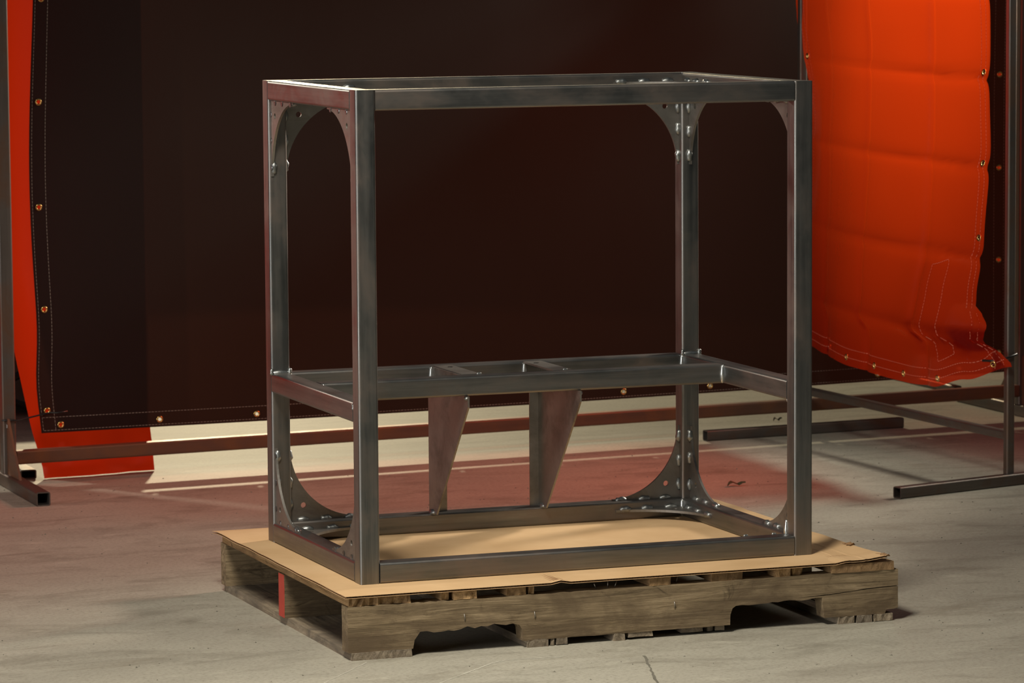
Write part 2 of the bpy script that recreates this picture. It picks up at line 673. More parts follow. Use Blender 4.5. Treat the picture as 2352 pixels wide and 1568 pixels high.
# lying gussets in the two back corners, top and bottom
for z in (h, H - h):
    for x, sx in ((T, 1), (W - T, -1)):
        ax, ay = Vector((sx, 0, 0)), Vector((0, -1, 0))
        sd = 1 if ax.cross(ay).z > 0 else -1
        gusset(FP(x, D - T, z), ax, ay, sd)

# corner welds
for x in (T, W - T):
    sx = 1 if x < W / 2 else -1
    bead(LONG, FP(x + sx * 0.001, D - T - 0.001, zs), (0, 0, 1), fr)
    bead(LONG, FP(x + sx * 0.001, YF - h - 0.001, zs), (0, 0, 1), fr)
    bead(LONG, FP(x + sx * 0.001, D - T - 0.001, h), (0, 0, 1), fr)
for x in (h, W - h):
    bead(LONG, FP(x, D - T - 0.0005, SH + 0.001), (1, 0, 0), fr)
    for dx in (-h, h):
        bead(SMALL, FP(x + dx * 0.98, D - T - 0.001, SH + 0.003), (0, 0, 1), fr)
bead(LONG, FP(W - h + 0.0, T + 0.0005, SH - T - 0.001), (1, 0, 0), fr)
bead(SMALL, FP(0.003, T + 0.002, SH - 0.010), (0, 0.3, 0.95), fr)
bead(LONG, FP(W - T + 0.0005, T + 0.0005, T + 0.008), (0, 0, 1), fr)
for k, (x, y) in enumerate(((0.377, YF + h), (0.560, YF + h), (0.86, T), (0.80, T))):
    bead(MARK_BEAD, FP(x, y, SH if k < 2 else T), (1, 0, 0), fr)

# two folded tapered plates under the shelf
def shelf_bracket(xw, sgn):
    """xw web plane, sgn direction of its folded flanges"""
    th = 0.0035
    br = bpy.data.objects.new('shelf_bracket', None)
    yb, yf = 0.5785, 0.3405
    zt = SH - 0.001
    web = [(yb, T), (yb, zt), (YF + h, zt), (YF + h, SH - T - 0.0005), (yf, SH - T - 0.0005), (yf, SH - T - 0.022), (0.5335, T), ]
    bm = extrude_poly([(y, z + BZ) for y, z in web], th)
    for v in bm.verts:
        v.co = Vector((xw + v.co.z, v.co.x, v.co.y))
    # back flange and top flange, each with a rounded fold
    f = 0.0205 if sgn < 0 else 0.036
    x0, x1 = sorted((xw, xw + sgn * f))
    box_bm(x0, x1, yb - th, yb, T + BZ, SH - 0.002 + BZ, bm)
    bm2 = bmesh.new()
    o = from_bm('shelf_bracket', bm, M_PLATE, fr)
    ft = 0.043
    prof = []
    for k in range(6):
        a = R_(90 * k / 5)
        prof.append((-0.006 * math.cos(a) + 0.006, 0.006 * math.sin(a) - 0.006))
    outer = prof + [(ft, 0)]
    inner = [(ft, -th), (0.006, -th), (th, -0.006)]
    pts = outer + inner
    a = [bm2.verts.new((xw - sgn * th / 2 + sgn * px, YF + h, SH + 0.0003 + pz + BZ)) for px, pz in pts]
    b = [bm2.verts.new((xw - sgn * th / 2 + sgn * px, D - T, SH + 0.0003 + pz + BZ)) for px, pz in pts]
    n = len(pts)
    for i in range(n):
        bm2.faces.new((a[i], a[(i + 1) % n], b[(i + 1) % n], b[i]))
    bm2.faces.new(a)
    bm2.faces.new(list(reversed(b)))
    from_bm('top_flange', bm2, M_PLATE, o)
    # bolt hole: a thin black disc on the flange paints the hole's shade
    bm3 = bmesh.new()
    bmesh.ops.create_cone(bm3, cap_ends=True, segments=14, radius1=0.0055, radius2=0.0055, depth=0.0006)
    from_bm('bolt_hole_shade', bm3, M_BLACK, o, Matrix.Translation(FP(xw + sgn * 0.026, 0.520, SH + 0.0005)))
    # welds
    b1 = bead(BEADS[0], FP(xw - sgn * 0.001, yb - 0.02, T + 0.002), (0, 1, 0), fr)
    b2 = bead(SMALL, FP(xw - sgn * 0.002, yf + 0.009, SH - T - 0.005), (0, 1, 0), fr)
    b3 = bead(LONG, FP(xw - sgn * 0.001 - 0.002 * (sgn > 0) - (0.040 if sgn < 0 else 0), D - T - 0.001, SH - h), (0, 0, 1), fr)
    return o


shelf_bracket(0.339, 1)
shelf_bracket(0.576, -1)

# ------------------------------------------------------------------ cardboard sheet
cx0, cx1, cy0, cy1, ct = -0.066, 1.033, -0.111, 0.772, 0.0046
card = empty('cardboard_sheet', (0.48, 0.33, BZ - ct), 'flat brown corrugated cardboard sheet between the steel frame and the pallet', 'cardboard')


def card_z(x, y):
    z = 0.0
    if y > 0.732:                                    # free edge past the last stringer
        z -= 0.004 * (y - 0.732) / 0.04
    if x > 0.985:                                    # creased flap lifts a little
        z += 0.006 * (x - 0.985) / 0.05
    if y < -0.06 and x > 0.94:
        z += 0.003
    z += 0.0014 * math.exp(-abs(x - 0.986) / 0.0025) + 0.0010 * math.exp(-abs(x - 0.955 - 0.02 * y) / 0.002)
    d = abs(x - 0.357)
    if y < -0.09 and d < 0.02:
        z += 0.0035 * (1 - d / 0.02)
    return z


def liner(z_off, name):
    bm = bmesh.new()
    xs = sorted(set([cx0 + (cx1 - cx0) * k / 60 for k in range(61)] + [0.980, 0.983, 0.985, 0.987, 0.990, 0.952, 0.955, 0.958, 0.337, 0.347, 0.357, 0.367, 0.377]))
    ys = sorted(set([cy0 + (cy1 - cy0) * k / 24 for k in range(25)] + [-0.09, -0.1]))
    g = []
    for x in xs:
        row = []
        for y in ys:
            xx, yy = x, y
            if x == xs[0]: xx += 0.004 * noise.noise(Vector((y * 9, 3, 0)))
            if x == xs[-1]: xx += 0.006 * noise.noise(Vector((y * 14, 8, 0)))
            row.append(bm.verts.new((xx, yy, BZ + z_off + card_z(x, y) - 0.0002)))
        g.append(row)
    for i in range(len(xs) - 1):
        for j in range(len(ys) - 1):
            bm.faces.new((g[i][j], g[i + 1][j], g[i + 1][j + 1], g[i][j + 1]))
    o = from_bm(name, bm, M_CARD, card)
    s = o.modifiers.new('thick', 'SOLIDIFY')
    s.thickness = 0.0005
    s.offset = -1
    return o


liner(0, 'top_liner')
liner(-ct + 0.0008, 'bottom_liner')
bm = bmesh.new()
nfl = 1500
pts = []
for k in range(nfl + 1):
    x = cx0 + (cx1 - cx0) * k / nfl
    z = BZ - ct / 2 + 0.0015 * math.sin(2 * math.pi * (x - cx0) / 0.0062) + card_z(x, cy0)
    pts.append((bm.verts.new((x, cy0 + 0.001, z)), bm.verts.new((x, cy0 + 0.12, z - card_z(x, cy0)))))
for k in range(nfl):
    bm.faces.new((pts[k][0], pts[k + 1][0], pts[k + 1][1], pts[k][1]))
from_bm('corrugated_fluting', bm, M_FLUTE, card)['kind'] = 'stuff'
# torn bits at the right edge
for (x, y, s) in ((1.028, 0.052, 0.016), (1.030, -0.098, 0.020)):
    bm = bmesh.new()
    prev = None
    for k in range(6):
        a = bm.verts.new((x - 0.006 + 0.003 * math.sin(k * 2.3), y + s * (k / 5 - 0.5) * 1.8, BZ + 0.0055 + card_z(x, y) * 0.3))
        b = bm.verts.new((x + 0.004 + 0.006 * math.sin(k * 1.7), y + s * (k / 5 - 0.5) * 1.5, BZ + 0.0085 + 0.0025 * math.cos(k * 2.9)))
        if prev: bm.faces.new((prev[0], a, b, prev[1]))
        prev = (a, b)
    o = from_bm('torn_flap', bm, M_FLUTE, card)
    o.modifiers.new('thick', 'SOLIDIFY').thickness = 0.0008

# ------------------------------------------------------------------ pallet
PZ = BZ - ct            # underside of the cardboard
DT, BT = 0.0165, 0.0145
ST, SB = PZ - DT, BT    # stringer top and bottom
pal = empty('wooden_pallet', (0.5, 0.33, 0), 'weathered wooden pallet with notched stringers under the cardboard', 'pallet')


def jag(pts, amp, step=0.012):
    out = []
    for i in range(len(pts)):
        a, b, rough = pts[i][:2], pts[(i + 1) % len(pts)][:2], (pts[i][2] if len(pts[i]) > 2 else 1)
        L = math.hypot(b[0] - a[0], b[1] - a[1])
        n = max(1, int(L / step))
        for k in range(n):
            t = k / n
            j = amp * rough if k else 0
            out.append((a[0] + (b[0] - a[0]) * t + random.uniform(-j, j) * 0.4, a[1] + (b[1] - a[1]) * t + random.uniform(-j, j)))
    return out


def stringer(y0, wd, pts, mat, amp=0.0012):
    bm = extrude_poly(jag(pts, amp), wd)
    for v in bm.verts:
        v.co = Vector((v.co.x, y0 + wd / 2 + v.co.z, v.co.y))
    return from_bm('stringer', bm, mat, pal)


XL, XR = -0.060, 1.058
front = [(XL, SB), (0.066, SB, 0.6), (0.069, 0.030, 2), (0.080, 0.045, 2.5), (0.135, 0.044, 3), (0.20, 0.0475, 2.0), (0.262, 0.048, 1), (0.276, 0.044, 1), (0.281, 0.036, 1), (0.283, SB - 0.001, 0.5),
         (0.704, SB, 0.4), (0.7045, 0.034, 0.5), (0.709, 0.046, 0.5), (0.716, 0.0505, 1), (0.78, 0.051, 1.4), (0.84, 0.053, 1.4), (0.897, 0.0545, 0.6), (0.900, 0.032, 0.5), (0.902, SB, 0.4), (1.030, SB, 0.4), (1.033, 0.022, 0.4), (XR, 0.024, 0.5),
         (XR, 0.0663, 0.2), (1.0, 0.0645, 0.3), (0.93, 0.0595, 0.5), (0.885, 0.0572, 0.4), (0.83, 0.058, 0.0), (0.885, 0.0585, 0.4), (0.93, 0.0612, 0.5), (1.0, 0.0663, 0.3), (XR, 0.0680, 0.3),
         (XR, ST, 0.5), (0.45, ST, 0.8), (0.15, ST - 0.001, 1.2), (XL, ST, 0.5)]
stringer(-0.105, 0.036, front, M_WOODX)
reg = [(XL, SB), (0.075, SB), (0.078, 0.045), (0.09, 0.053), (0.27, 0.053), (0.282, 0.045), (0.285, SB), (0.705, SB), (0.708, 0.045), (0.72, 0.053), (0.89, 0.053), (0.902, 0.045), (0.905, SB), (XR, SB), (XR, ST), (XL, ST)]
ms = stringer(0.290, 0.036, reg, M_WOODX)
bs = stringer(0.694, 0.034, reg, M_WOODX)
from_bm('painted_end', box_bm(XL - 0.0009, XL + 0.0002, 0.2905, 0.3255, SB + 0.001, ST - 0.001), M_REDPAINT, ms)


def board(name, x0, x1, y0, y1, z0, z1, mat, rag0=0.001, rag1=0.001):
    """a board running along Y with ragged ends and slightly worn long edges"""
    bm = bmesh.new()
    nx, ny = max(2, int((x1 - x0) / 0.008)), 10
    def grid(z, ch):
        rows = []
        for i in range(nx + 1):
            row = []
            x = x0 + (x1 - x0) * i / nx
            e0, e1 = random.uniform(0, rag0 * 2.2), random.uniform(0, rag1 * 2.2)
            for j in range(ny + 1):
                y = y0 + e0 + (y1 - y0 - e0 - e1) * j / ny
                xx = x
                if i == 0: xx += ch + random.uniform(0, 0.0012)
                if i == nx: xx -= ch + random.uniform(0, 0.0012)
                dz = 0.0007 * noise.noise(Vector((x * 40, y * 7, z * 100)))
                row.append(bm.verts.new((xx, y, z + dz)))
            rows.append(row)
        return rows
    a, b = grid(z0, 0.001), grid(z1, 0.0015)
    for i in range(nx):
        for j in range(ny):
            bm.faces.new((a[i][j], a[i][j + 1], a[i + 1][j + 1], a[i + 1][j]))
            bm.faces.new((b[i][j], b[i + 1][j], b[i + 1][j + 1], b[i][j + 1]))
    for i in range(nx):
        bm.faces.new((a[i][0], a[i + 1][0], b[i + 1][0], b[i][0]))
        bm.faces.new((a[i][ny], b[i][ny], b[i + 1][ny], a[i + 1][ny]))
    for j in range(ny):
        bm.faces.new((a[0][j], b[0][j], b[0][j + 1], a[0][j + 1]))
        bm.faces.new((a[nx][j], a[nx][j + 1], b[nx][j + 1], b[nx][j]))
    return from_bm(name, bm, mat, pal)


YA, YB = -0.106, 0.728
for x0, x1, rg, dy in ((-0.0585, 0.064, 0.004, 0), (0.1215, 0.141, 0.002, 0.004), (0.1448, 0.194, 0.002, 0), (0.250, 0.2925, 0.0015, 0.002), (0.2942, 0.309, 0.003, 0.004),
                       (0.537, 0.583, 0.001, 0.0), (0.6645, 0.733, 0.0015, 0.002), (0.7975, 0.833, 0.002, 0.002), (0.835, 0.862, 0.004, 0.006), (0.915, 1.050, 0.001, -0.002)):
    board('deck_board', x0, x1, YA + dy, YB, ST, PZ - 0.0002, M_WOODY, rg)
for x0, x1, rg, dy, lo in ((-0.0555, 0.065, 0.0012, -0.002, 0), (0.290, 0.335, 0.001, 0, 0), (0.337, 0.3475, 0.001, 0.002, 0.001), (0.3485, 0.373, 0.001, 0.0, 0.0015), (0.4635, 0.4895, 0.001, 0, 0), (0.4935, 0.547, 0.001, 0.002, 0.0045),
                       (0.606, 0.653, 0.001, 0.010, 0.004), (0.6615, 0.676, 0.001, 0.014, 0.003), (0.678, 0.700, 0.001, 0.014, 0.003), (0.930, 0.967, 0.0015, 0.0, 0), (0.9685, 1.003, 0.0015, -0.002, 0.0), (1.004, 1.048, 0.002, -0.004, 0.001)):
    board('bottom_board', x0, x1, YA + dy, YB, lo, SB, M_GREYWOOD, rg)

# nails left standing and driven through
for (x, y, z, ln, tx, ty) in ((0.436, -0.09, ST, 0.010, -0.5, -0.2), (0.459, -0.09, ST, 0.014, 0.05, 0), (0.474, -0.088, ST, 0.012, 0.35, 0), (0.598, -0.09, ST, 0.014, 0.3, 0)):
    curve_tube('nail', [(x, y, z - 0.002), (x + tx * ln, y + ty * ln, z + ln)], 0.0011, M_NAIL, pal)
for (x, z) in ((0.166, 0.067), (0.305, 0.062), (0.588, 0.062)):
    curve_tube('nail', [(x, -0.1062, z + 0.006), (x + 0.001, -0.1075, z), (x + 0.0015, -0.106, z - 0.007)], 0.0010, M_NAIL, pal)

# ------------------------------------------------------------------ big screen stand and dark curtain
SA = 0.0895
sdir = Vector((math.cos(SA), math.sin(SA), 0))
snor = Vector((-math.sin(SA), math.cos(SA), 0))        # away from the camera
S0 = Vector((-0.1165, 2.385, 0))                        # middle of the left post
TS = 0.0335
LEN = 2.915
TOPZ = 1.46
sf = empty('screen_stand', (S0.x, S0.y, 0), 'long rusty steel stand with floor feet carrying the dark curtain', 'stand')


def SP(u, v=0, z=0):
    p = S0 + sdir * u + snor * v
    return (p.x, p.y, z)


for u in (0, LEN):
    x = SP(u)
    tube('foot', (x[0], x[1] - 0.355 - (0.0 if u == 0 else 0.1), TS / 2), (x[0], x[1] + 0.36, TS / 2), M_STAND, sf, TS, hollow=True)
    tube('post', (x[0], x[1], TS), (x[0], x[1], TOPZ), M_STAND, sf, TS)
    for s in (-1, 1):
        pts = [(0, 0), (0.125, 0), (0.118, 0.008), (0.008, 0.135), (0, 0.135)]
        bm = extrude_poly(pts, 0.006)
        from_bm('gusset_plate', bm, M_RUST, sf, basis((x[0] - 0.004, x[1] + s * TS / 2, TS), (0, s, 0), (0, 0, 1)))
tube('beam', SP(TS / 2, 0, 0.054 + TS / 2), SP(LEN - TS / 2, 0, 0.054 + TS / 2), M_RUST, sf, TS)
tube('top_beam', SP(TS / 2, 0, TOPZ - TS / 2), SP(LEN - TS / 2, 0, TOPZ - TS / 2), M_RUST, sf, TS)
bead(SMALL, (x0 := SP(0)[0] - 0.005, SP(0)[1] - 0.019, 0.150), (0, 0, 1), sf)
bead(SMALL, (x0 + 0.002, SP(0)[1] - 0.019, 0.085), (0, 0, 1), sf)


def ring_mesh(R, r, mat, nm='grommet'):
    bm = bmesh.new()
    nu, nv = 16, 6
    vs = []
    for i in range(nu):
        a = 2 * math.pi * i / nu
        row = []
        for j in range(nv):
            b = 2 * math.pi * j / nv
            row.append(bm.verts.new(((R + r * math.cos(b)) * math.cos(a), (R + r * math.cos(b)) * math.sin(a), r * 0.8 * math.sin(b))))
        vs.append(row)
    for i in range(nu):
        for j in range(nv):
            bm.faces.new((vs[i][j], vs[(i + 1) % nu][j], vs[(i + 1) % nu][(j + 1) % nv], vs[i][(j + 1) % nv]))
    me = bpy.data.meshes.new(nm)
    bm.to_mesh(me)
    bm.free()
    for p in me.polygons:
        p.use_smooth = True
    me.materials.append(mat)
    return me


GROM = ring_mesh(0.0066, 0.0024, M_BRASS)


def curtain(name, surf, u0, u1, v0, v1, nu, nv, groms, mat, label, cat, stitches=(), thread=None, gr=0.0052, root=(0, 0, 0)):
    """sheet surf(u, v) -> Vector with real holes at the grommets; brass rings and stitching are its parts"""
    s = 0.009
    us = set(round(u0 + (u1 - u0) * k / nu, 5) for k in range(nu + 1))
    vs = set(round(v0 + (v1 - v0) * k / nv, 5) for k in range(nv + 1))
    for gu, gv in groms:
        us = {x for x in us if abs(x - gu) > s * 1.3 or x in (round(u0, 5), round(u1, 5))}
        vs = {x for x in vs if abs(x - gv) > s * 1.3 or x in (round(v0, 5), round(v1, 5))}
    for gu, gv in groms:
        us |= {round(gu - s, 5), round(gu + s, 5)}
        vs |= {round(gv - s, 5), round(gv + s, 5)}
    us, vs = sorted(us), sorted(vs)
    gm = [[] for _ in groms]
    bm = bmesh.new()
    G = [[bm.verts.new(surf(u, v)) for v in vs] for u in us]
    for i in range(len(us) - 1):
        for j in range(len(vs) - 1):
            cu, cv = (us[i] + us[i + 1]) / 2, (vs[j] + vs[j + 1]) / 2
            hit = None
            for k, (gu, gv) in enumerate(groms):
                if abs(cu - gu) < s and abs(cv - gv) < s:
                    hit = k
            if hit is None:
                bm.faces.new((G[i][j], G[i + 1][j], G[i + 1][j + 1], G[i][j + 1]))
            else:
                gm[hit].append((i, j))
    for k, cells in enumerate(gm):
        if not cells: continue
        gu, gv = groms[k]
        i0, i1 = min(c[0] for c in cells), max(c[0] for c in cells) + 1
        j0, j1 = min(c[1] for c in cells), max(c[1] for c in cells) + 1
        loop = [G[i][j0] for i in range(i0, i1)] + [G[i1][j] for j in range(j0, j1)] + [G[i][j1] for i in range(i1, i0, -1)] + [G[i0][j] for j in range(j1, j0, -1)]
        circ = [bm.verts.new(surf(gu + gr * math.cos(2 * math.pi * q / 12), gv + gr * math.sin(2 * math.pi * q / 12))) for q in range(12)]
        es = []
        for lp in (loop, circ):
            for q in range(len(lp)):
                a, b = lp[q], lp[(q + 1) % len(lp)]
                es.append(bm.edges.get((a, b)) or bm.edges.new((a, b)))
        bmesh.ops.triangle_fill(bm, edges=es, use_beauty=True)
    bmesh.ops.recalc_face_normals(bm, faces=bm.faces)
    me = bpy.data.meshes.new(name)
    bm.to_mesh(me)
    bm.free()
    o = link(name, me, mat, None, None, True)
    tag(o, label, cat)
    e = 0.004
    for gu, gv in groms:
        p = surf(gu, gv)
        tu = (surf(gu + e, gv) - surf(gu - e, gv)).normalized()
        tv = surf(gu, gv + e) - surf(gu, gv - e)
        tv = (tv - tu * tv.dot(tu)).normalized()
        link('grommet', GROM, None, o, basis(p, tu, tv))
    if stitches:
        bm = bmesh.new()
        for (ua, va, ub, vb) in stitches:
            p0, p1 = surf(ua, va), surf(ub, vb)
            L = (p1 - p0).length
            n = max(2, int(L / 0.0085))
            for k in range(n):
                t0, t1 = (k + 0.12) / n, (k + 0.82) / n
                a = surf(ua + (ub - ua) * t0, va + (vb - va) * t0)
                b = surf(ua + (ub - ua) * t1, va + (vb - va) * t1)
                um, vm = ua + (ub - ua) * t0, va + (vb - va) * t0
                tu = surf(um + e, vm) - surf(um - e, vm)
                tv = surf(um, vm + e) - surf(um, vm - e)
                nn = tu.cross(tv).normalized() * 0.0006
                sd = (b - a).cross(nn).normalized() * 0.00055
                q = [a + sd, b + sd, b - sd, a - sd]
                for sg in (1, -1):
                    bm.faces.new([bm.verts.new(c + nn * sg) for c in q])
        st = from_bm('stitching', bm, thread, o)
        st['kind'] = 'stuff'
    return o


DV = 0.027            # the dark curtain hangs on the far side of the stand
UO = 0.092            # its left edge along the stand
UW = 2.785


def surf_dark(u, v):
    """u along the stand, v height"""
    edge = 0.0
    if u < UO + 0.35:
        k = 1 - (u - UO) / 0.35
        edge += k * k * (0.010 * math.sin(v * 5.2 + 0.9) - 0.012 * math.exp(-((v - 0.24) / 0.10) ** 2) - 0.004)
    d = 0.012 * math.sin(u * 1.9 + 0.5) * (0.5 + 0.5 * math.sin(v * 2.1)) + 0.0045 * math.sin(u * 6.3 + v * 3.0)
    d += 0.006 * math.exp(-(((u - UO) * 0.8 - (v - 0.14) * 1.1) / 0.05) ** 2) * max(0, 1 - (v - 0.12) / 0.5)
    d += 0.006 * noise.noise(Vector((u * 2.3, v * 2.3, 1)))
    sag = -0.007 * math.sin(math.pi * min(1, max(0, (u - UO) / UW)))
    sag *= max(0, 1 - (v - 0.1) / 0.6)
    q = S0 + sdir * (u + edge) + snor * (DV + d * min(1, 0.25 + (v - 0.1)))
    return Vector((q.x, q.y, v + sag))


ZB = 0.1215
gd = [(UO + 0.021, z) for z in (0.176, 0.425, 0.675, 0.931, 1.181, 1.43)]
gd += [(UO + 0.052 + 0.2585 * k, ZB + 0.0185) for k in range(11)]
gd += [(UO + UW - 0.021, z) for z in (0.176, 0.432, 0.685, 0.94, 1.19)]
st = []
for off in (0.006, 0.038):
    for k in range(12):
        a, b = UO + 0.006 + (UW - 0.012) * k / 12, UO + 0.006 + (UW - 0.012) * (k + 1) / 12
        st.append((a, ZB + off, b, ZB + off))
    for k in range(6):
        st.append((UO + off, ZB + 0.006 + 1.2 * k / 6, UO + off, ZB + 0.006 + 1.2 * (k + 1) / 6))
        st.append((UO + UW - off, ZB + 0.006 + 1.2 * k / 6, UO + UW - off, ZB + 0.006 + 1.2 * (k + 1) / 6))
curtain('dark_curtain', surf_dark, UO, UO + UW, ZB, 1.445, 90, 36, gd, M_DARKVINYL, 'dark brown hemmed vinyl welding curtain spanning the background behind the steel frame', 'curtain', st, M_THREAD)


def zip_tie(pts, label, wd=0.0022, head=None):
    o = curve_tube('cable_tie', pts, wd, M_BLACK)
    return tag(o, label, 'cable tie')


gp = surf_dark(UO + 0.021, 0.176)
pp = Vector(SP(0, -0.019, 0.165))
zip_tie([(pp.x - 0.022, pp.y - 0.004, 0.166), (pp.x + 0.018, pp.y - 0.004, 0.164), (gp.x - 0.004, gp.y - 0.004, 0.170), (gp.x + 0.006, gp.y - 0.006, 0.172), (gp.x + 0.020, gp.y - 0.012, 0.171), (gp.x + 0.048, gp.y - 0.014, 0.174)],
        'black cable tie holding the dark curtain to the left rusty post')

# ------------------------------------------------------------------ red sheet at the left behind the dark curtain
def surf_left(u, v):
    """u 0..1 across, v height; gathers to a narrow tail that folds on the floor"""
    k = min(1, max(0, (0.52 - v) / 0.50))
    left = -0.105 + 0.005 * 0 + (0.098 * k)
    right = 0.285
    x = left + (right - left) * u
    y = 2.515 + 0.018 * math.sin(u * 9 + 0.6) * min(1, v * 3 + 0.2) + 0.05 * u * 0.9
    if v < 0.12:
        y -= (0.12 - v) * 0.35
        y += 0.006 * noise.noise(Vector((u * 7, v * 40, 3)))
    return Vector((x, y, max(v, 0.001)))


curtain('red_sheet', surf_left, 0, 1, 0.002, 1.35, 40, 50, [], M_REDSHEET, 'narrow red vinyl sheet hanging to the floor behind the dark curtain at left', 'curtain')
def surf_side(u, v):
    return Vector((-1.95 + 1.80 * u, 2.53 + 0.03 * math.sin(u * 11), v))


curtain('red_curtain', surf_side, 0, 1, 0.16, 1.40, 50, 24, [], M_REDSHEET, 'red vinyl welding curtain added out of view at left for reflections in the steel', 'curtain')  # unseen sheet, added to give the steel's left faces a red reflection


def plain_stand(xa, xb, y, top, label):
    e = empty('curtain_stand', ((xa + xb) / 2, y, 0), label, 'stand')
    for x in (xa, xb):
        tube('foot', (x, y - 0.25, 0.012), (x, y + 0.25, 0.012), M_STAND, e, 0.024)
        tube('post', (x, y, 0.024), (x, y, top), M_STAND, e, 0.024)
    tube('top_rail', (xa + 0.012, y, top - 0.012), (xb - 0.012, y, top - 0.012), M_STAND, e, 0.024)
    return e


plain_stand(-2.02, -0.20, 2.60, 1.44, 'dark steel stand of the added red curtain left of the rusty stand')
plain_stand(2.86, 3.84, 3.42, 1.48, 'dark steel stand of the orange curtain at the right edge')
loose = tube('steel_offcut', (-0.044, 2.487, 0.0125), (-0.044, 2.95, 0.0125), M_STAND, None, 0.040, 0.024, hollow=True)
tag(loose, 'short rectangular steel tube lying on the floor beside the red sheet', 'steel tube')

# ------------------------------------------------------------------ side stand and red curtain
TR = 0.0215
P2 = Vector((2.1225, 1.459, 0))
PB = Vector((2.064, 2.518, 0))
ss = empty('side_stand', (P2.x, P2.y, 0), 'slim dark steel stand with floor bars carrying the red curtain at right', 'stand')
tube('floor_bar', (1.774, 1.338 + 0.018, TR * 0.65), (2.46, 1.338 + 0.055 + 0.147, TR * 0.65), M_STAND, ss, TR * 1.3, hollow=True)
tube('floor_bar', (1.776, 2.500, TR * 0.65), (2.371, 2.546, TR * 0.65), M_STAND, ss, TR * 1.3, hollow=True)
tube('post', (P2.x, P2.y, TR * 1.2), (P2.x, P2.y, 1.5), M_STAND, ss, TR)
tube('post', (PB.x, PB.y, TR * 1.2), (PB.x, PB.y, 1.5), M_STAND, ss, TR)
tube('side_rail', (P2.x, P2.y, 0.120), (PB.x, PB.y, 0.120), M_STAND, ss, TR)
tube('top_rail', (P2.x, P2.y, 1.5), (PB.x, PB.y, 1.5), M_STAND, ss, TR)

RV0, RV1 = 0.0, 1.0


def lerp_tab(x, tab):
    for (a, va), (b, vb) in zip(tab, tab[1:]):
        if x <= b:
            t = max(0, (x - a) / (b - a))
            t = t * t * (3 - 2 * t)
            return va + (vb - va) * t
    return tab[-1][1]


ZBOT = [(0, 0.245), (0.16, 0.232), (0.34, 0.222), (0.50, 0.219), (0.66, 0.217), (0.78, 0.221), (0.90, 0.252), (1.0, 0.292)]
YRIGHT = [(0.20, 1.43), (0.30, 1.405), (0.328, 1.425), (0.348, 1.515), (0.37, 1.546), (0.45, 1.532), (0.58, 1.496), (0.82, 1.466), (1.0, 1.470), (1.4, 1.472)]
YLEFT = [(0.2, 2.508), (0.5, 2.502), (0.8, 2.508), (1.0, 2.50), (1.17, 2.545), (1.4, 2.56)]
CV = [0.155, 0.42, 0.74]
CZ = [0.36, 0.555, 0.775, 0.985, 1.19]


def surf_red(u, v):
    """u from the back post (0) to the near post (1); v height above the hem 0..1.2"""
    zb = lerp_tab(u, ZBOT)
    z = zb + v * (1.40 - zb) / 1.2
    zz = z
    yr = lerp_tab(zz, YRIGHT)
    yl = lerp_tab(zz, YLEFT)
    y = yl + (yr - yl) * u
    x = 2.072
    x -= 0.055 * math.sin(math.pi * min(1, u * 1.02)) * (0.55 + 0.45 * min(1, max(0, 1.1 - z)))
    x -= 0.030 * math.exp(-((u - 0.80) / 0.16) ** 2) * max(0, 1 - abs(z - 0.30) / 0.22)
    for c in CV:
        x += 0.0130 * math.exp(-abs((u - c) / 0.013)) * (1 if c != 0.42 else 0.8)
    for c in CZ:
        cz = c - 0.02 * (u - 0.5)
        x -= 0.0095 * math.exp(-abs((z - cz) / 0.013)) * (0.4 + 0.6 * u)
    if u < 0.12:
        k = 1 - u / 0.12
        x += 0.014 * k * math.sin(z * 9 + 1.0) + 0.006 * k * math.sin(z * 41) * noise.noise(Vector((z * 11, 2, 2)))
        y += 0.010 * k * math.sin(z * 17 + 2)
    if u > 0.90 and z < 0.42:                        # gathered to the post at the bottom corner
        k = (u - 0.90) / 0.10
        x += k * 0.026 + 0.010 * k * math.sin(z * 70)
        z += 0.10 * k * (0.292 - z) * 0.8
    x += 0.005 * noise.noise(Vector((y * 6, z * 5, 5)))
    return Vector((x, y, z))


def red_g(u, z):
    zb = lerp_tab(u, ZBOT)
    return (u, (z - zb) / (1.40 - zb) * 1.2)


gr_ = [(0.022, red_g(0.022, z)[1]) for z in (0.622, 1.006)]
gr_ += [(0.975, red_g(0.975, z)[1]) for z in (0.594, 0.775, 0.992)]
gr_ += [(u, 0.021) for u in (0.155, 0.31, 0.476, 0.634, 0.80, 0.955)]
st = []
for off in (0.021, 0.044):
    for k in range(12):
        st.append((0.01 + 0.98 * k / 12, off, 0.01 + 0.98 * (k + 1) / 12, off))
for off in (0.020, 0.040):
    for k in range(8):
        st.append((off, 0.005 + 1.1 * k / 8, off, 0.005 + 1.1 * (k + 1) / 8))
        st.append((1 - off, 0.005 + 1.1 * k / 8, 1 - off, 0.005 + 1.1 * (k + 1) / 8))
st += [(0.86, 0.07, 0.865, 0.30), (0.80, 0.065, 0.795, 0.30), (0.795, 0.30, 0.865, 0.30), (0.80, 0.065, 0.86, 0.07)]


# grommet cells are square in surface length, so scale u to metres
def surf_red_m(um, v):
    return surf_red(um / 1.04, v)


gr_m = [(u * 1.04, v) for u, v in gr_]
st_m = [(a * 1.04, b, c * 1.04, d) for a, b, c, d in st]
rc = curtain('red_curtain', surf_red_m, 0, 1.04, 0, 1.2, 110, 130, gr_m, M_REDVINYL, 'large translucent red vinyl welding curtain with brass grommets at right', 'curtain', st_m, M_THREAD_R)

zip_tie([(2.060, 1.478, 0.302), (2.080, 1.452, 0.303), (2.105, 1.438, 0.310), (2.132, 1.440, 0.318), (2.140, 1.458, 0.318)], 'black cable tie cinching the red curtain corner to the slim post', 0.0030)

